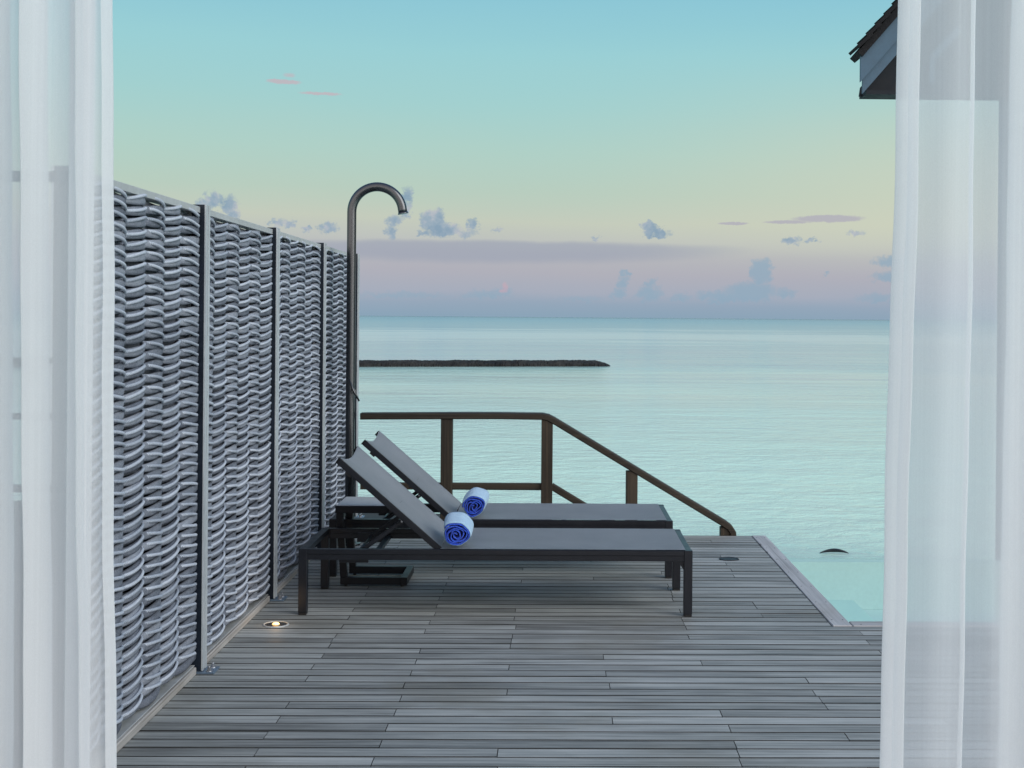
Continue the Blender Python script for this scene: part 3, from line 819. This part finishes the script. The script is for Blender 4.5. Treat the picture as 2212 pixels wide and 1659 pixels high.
bm = B(); box(bm, 1.8415, PX1 - .001, YP + .003, 7.1, -0.399, -0.34, 0.004); wl(obj('bench_step', bm, M['pool_step'], pool))

# ------------------------------------------------------------------ float beyond the pool
bm = B(); n = 18; rings = []
pts = []; rad = []
for k in range(n + 1):
    u = -1 + 2 * k / n
    pts.append((3.375 + 0.175 * u, 15.5, -1.3 + 0.006 + 0.034 * (1 - u * u))); rad.append(0.004 + 0.019 * (1 - abs(u) ** 1.6))
tube(bm, pts, rad, 12)
tag(obj('float', bm, M['dark_rubber']), 'small dark arched float just above the far edge of the pool', 'float')

# ------------------------------------------------------------------ breakwater
bm = B(); rr = random.Random(3)
NU, NV = 900, 12
cols = []
for i in range(NU + 1):
    x = -45 + 48.2 * i / NU
    endf = max(0.0, min(1, (3.2 - x) / 0.9)); yb = 72.0 + (x + 11) * 0.23
    top_ = (0.34 + 0.010 * sin(x * 2.1) + 0.008 * sin(x * 5.3)) * max(0.02, endf ** 0.6)
    rowv = []
    for j in range(NV + 1):
        v = j / NV; prof = sin(pi * v) ** 0.55 if 0 < v < 1 else 0
        z = -1.36 + (top_ + 0.06) * prof + rr.uniform(-.022, .018) * (1 if 0 < j < NV else 0)
        rowv.append(bm.verts.new((x + rr.uniform(-.02, .02), yb - 0.9 + 1.8 * v + rr.uniform(-.06, .06), z)))
    cols.append(rowv)
for A, Bq in zip(cols, cols[1:]):
    for j in range(NV): bm.faces.new((A[j], Bq[j], Bq[j + 1], A[j + 1]))
tag(obj('breakwater', bm, M['rock']), 'long low dark rock breakwater lying in the sea beyond the railing', 'breakwater')

# ------------------------------------------------------------------ neighbouring villa with shingled gable
vl = empty('villa', (3.4, 9.6, -1.3)); tag(vl, 'neighbouring villa with dark shingle roof and blue grey rake boards at the upper right', 'house')
YV = 9.5; kx = YV / 2791
def vx(px): return (px - 1197) * kx
def vz(py, px=1900): return 1.52 + (697 + (px - 1244) * 0.0079 - py) * kx
SL = radians(49.3); cs, sn = cos(SL), sin(SL)
def rake(x0, ztop, zbot, length, ya, yb, name, m, slope2=None):
    """board along the slope with a plumb-cut lower end"""
    sl = slope2 or SL; bm = B(); dx_, dz_ = length * cos(SL), length * sin(SL)
    dz2 = length * cos(SL) * tan(sl)
    P = [(x0, zbot), (x0, ztop), (x0 + dx_, ztop + dz_), (x0 + dx_, zbot + dz2)]
    f = [bm.verts.new((a, ya, c)) for a, c in P]; g = [bm.verts.new((a, yb, c)) for a, c in P]
    bm.faces.new(f); bm.faces.new(list(reversed(g)))
    for k in range(4): bm.faces.new((f[k], g[k], g[(k + 1) % 4], f[(k + 1) % 4]))
    return wl(obj(name, bm, m, vl))
xl = vx(1854)
rake(xl, vz(132), vz(187), 3.0, YV, YV + .03, 'rake_board', M['fascia'])
rake(xl + .022, vz(180), vz(211), 2.95, YV + .025, YV + .055, 'rake_board', M['fascia'])
zb = vz(212)
apx = xl + 3.0 * cs
bm = B()      # gable wall, set back
P = [(xl + .03, zb + .008), (apx, zb + .008), (apx, zb + 3.0 * sn + .10), (xl + .04, zb + .075)]
f = [bm.verts.new((a, YV + .16, c)) for a, c in P]; g = [bm.verts.new((a, YV + .19, c)) for a, c in P]
bm.faces.new(f); bm.faces.new(list(reversed(g)))
for k in range(4): bm.faces.new((f[k], g[k], g[(k + 1) % 4], f[(k + 1) % 4]))
wl(obj('gable_wall', bm, M['soffit'], vl))
bm = B(); box(bm, xl + .05, apx + 2, YV + .03, YV + .25, zb, zb + .03); wl(obj('soffit', bm, M['soffit'], vl))
bm = B()      # roof slab under the shingles
a0 = Vector((vx(1851), 0, vz(137))); 
beam(bm, (a0.x, YV + .10, a0.z + .03), (a0.x + 3.1 * cs, YV + .10, a0.z + .03 + 3.1 * sn), .26, 0.05, (0, 0, 1))
wl(obj('roof', bm, M['shingle'], vl)); roof = kids(vl)[-1]
for o_ in kids(vl):
    if o_.name.startswith('roof'): roof = o_
bm = B(); mxr = Matrix.Rotation(radians(6), 4, 'Y'); box(bm, -0.005, 0.135, -0.06, .24, 0.0, 0.024, 0.0, 0, mxr)
sm = mesh(bm, M['shingle'], 'shingle_course')
for k in range(31):
    p = Vector((a0.x - .01 + k * 0.1 * cs, YV, a0.z + .075 + k * 0.1 * sn))
    o = link('shingle_course', sm, roof); o.rotation_euler = (0, -SL, 0); o.location = p + Vector((random.uniform(-.003, .003), 0, 0))
    o.parent = roof
bm = B()   # pale trim seen on the gable
beam(bm, (vx(2022), YV + .15, vz(125)), (vx(2082), YV + .15, vz(60)), .02, .05, (0, 0, 1)); box(bm, vx(2016), vx(2028), YV + .135, YV + .159, vz(180), vz(122))
wl(obj('gable_trim', bm, M['fascia'], vl))
bm = B(); box(bm, vx(2182), vx(2182) + 2.6, YV + .02, YV + .26, -3.0, zb - .003); box(bm, 5.1, 6.4, YV + .262, YV + 4, -3.0, zb + .5); wl(obj('wall', bm, M['fascia'], vl))

# ------------------------------------------------------------------ half open door leaf behind the left curtain; added bars imitate a mirrored view
dr = empty('glass_door', (-1.3, 2.9, 0)); tag(dr, 'white framed glass door leaf standing open behind the left curtain, its bars standing in for reflections', 'door')
def dz_(py): return 1.52 + (680 - py) * 2.9 / 2791
for z0, z1 in ((dz_(397), dz_(376)), (dz_(788), dz_(776)), (dz_(908), dz_(896)), (dz_(1064), dz_(1050))):
    bm = B(); box(bm, -1.75, -1.085, 2.89, 2.92, z0, z1, .002); wl(obj('reflection_bar', bm, M['post'], dr))  # dark bars put in to imitate reflections in the glass
bm = B(); box(bm, -1.75, -1.085, 2.892, 2.918, 0.03, dz_(1085)); wl(obj('reflection_panel', bm, M['post'], dr))  # dark panel continues the imitated reflection below the bars
bm = B(); box(bm, -1.084, -1.04, 2.885, 2.925, 0.02, 2.4, .002); wl(obj('stile', bm, M['white_paint'], dr))
bm = B(); box(bm, -1.80, -1.752, 2.885, 2.925, 0.02, 2.4, .002); wl(obj('stile', bm, M['white_paint'], dr))
bm = B(); box(bm, -1.751, -1.085, 2.902, 2.908, dz_(1085) + .002, 2.398); wl(obj('pane', bm, M['glass'], dr))

# ------------------------------------------------------------------ curtains
def cx(px): return 0.641 + (px - 1925) * 0.000887
def curtain(name, path, shift, y0, seed):
    """path: fold turning points across (as px at eye level); shift(x, z) slants the folds"""
    rr = random.Random(seed)
    # plan polyline: each pass lies a little in front of or behind the last
    pl = []; yy = y0
    for i, px in enumerate(path):
        pl.append(Vector((cx(px) + (0.009 if px > 1200 else 0), yy)))
        yy += 0.016 if i % 2 == 0 else -0.010
    # resample with rounded turns
    pts = []
    for a, c in zip(pl, pl[1:]):
        n = max(4, int((c - a).length / 0.004))
        for k in range(n): pts.append(a.lerp(c, k / n))
    pts.append(pl[-1])
    for _ in range(3):
        pts = [pts[0]] + [(pts[i - 1] + pts[i] * 2 + pts[i + 1]) / 4 for i in range(1, len(pts) - 1)] + [pts[-1]]
    bm = B(); NZ = 60; z0, z1 = 0.012, 2.75; rows = []
    p1, p2, p3 = (rr.uniform(0, 6) for _ in range(3))
    for j in range(NZ + 1):
        z = z0 + (z1 - z0) * j / NZ; r_ = []
        for i, p in enumerate(pts):
            x = p.x + shift(p.x, z) + 0.0012 * sin(z * 7 + p.x * 8 + p1) + 0.0008 * sin(z * 17 + p2 + p.x * 20)
            y = p.y + 0.006 * sin(p.x * 55 + p3 + 0.3 * sin(z * 2)) + 0.004 * sin(z * 4 + p.x * 15)
            r_.append(bm.verts.new((x, y, z)))
        rows.append(r_)
    for A, Bq in zip(rows, rows[1:]):
        for i in range(len(pts) - 1):
            f = bm.faces.new((A[i], A[i + 1], Bq[i + 1], Bq[i])); f.smooth = True
    return obj(name, bm, M['sheer'], recalc=False)
cl = curtain('curtain', [218, 241, 157, 178, 36, 96, -60, 14, -330, -260, -520, -470, -700],
             lambda x, z: -0.012 * (z - 1.5), 2.50, 5)
tag(cl, 'sheer white curtain in soft folds at the left, in front of the rope fence', 'curtain', 'sheer curtains framing the opening')
cr_ = curtain('curtain', [1953, 1924, 1986, 1955, 2114, 2101, 2260, 2187, 2420, 2370, 2640, 2590, 2800],
             lambda x, z: 0.0165 * (z - 1.56) * (1 if x < .78 else .75), 2.50, 9)
tag(cr_, 'sheer white curtain in soft folds at the right, in front of the pool', 'curtain', 'sheer curtains framing the opening')
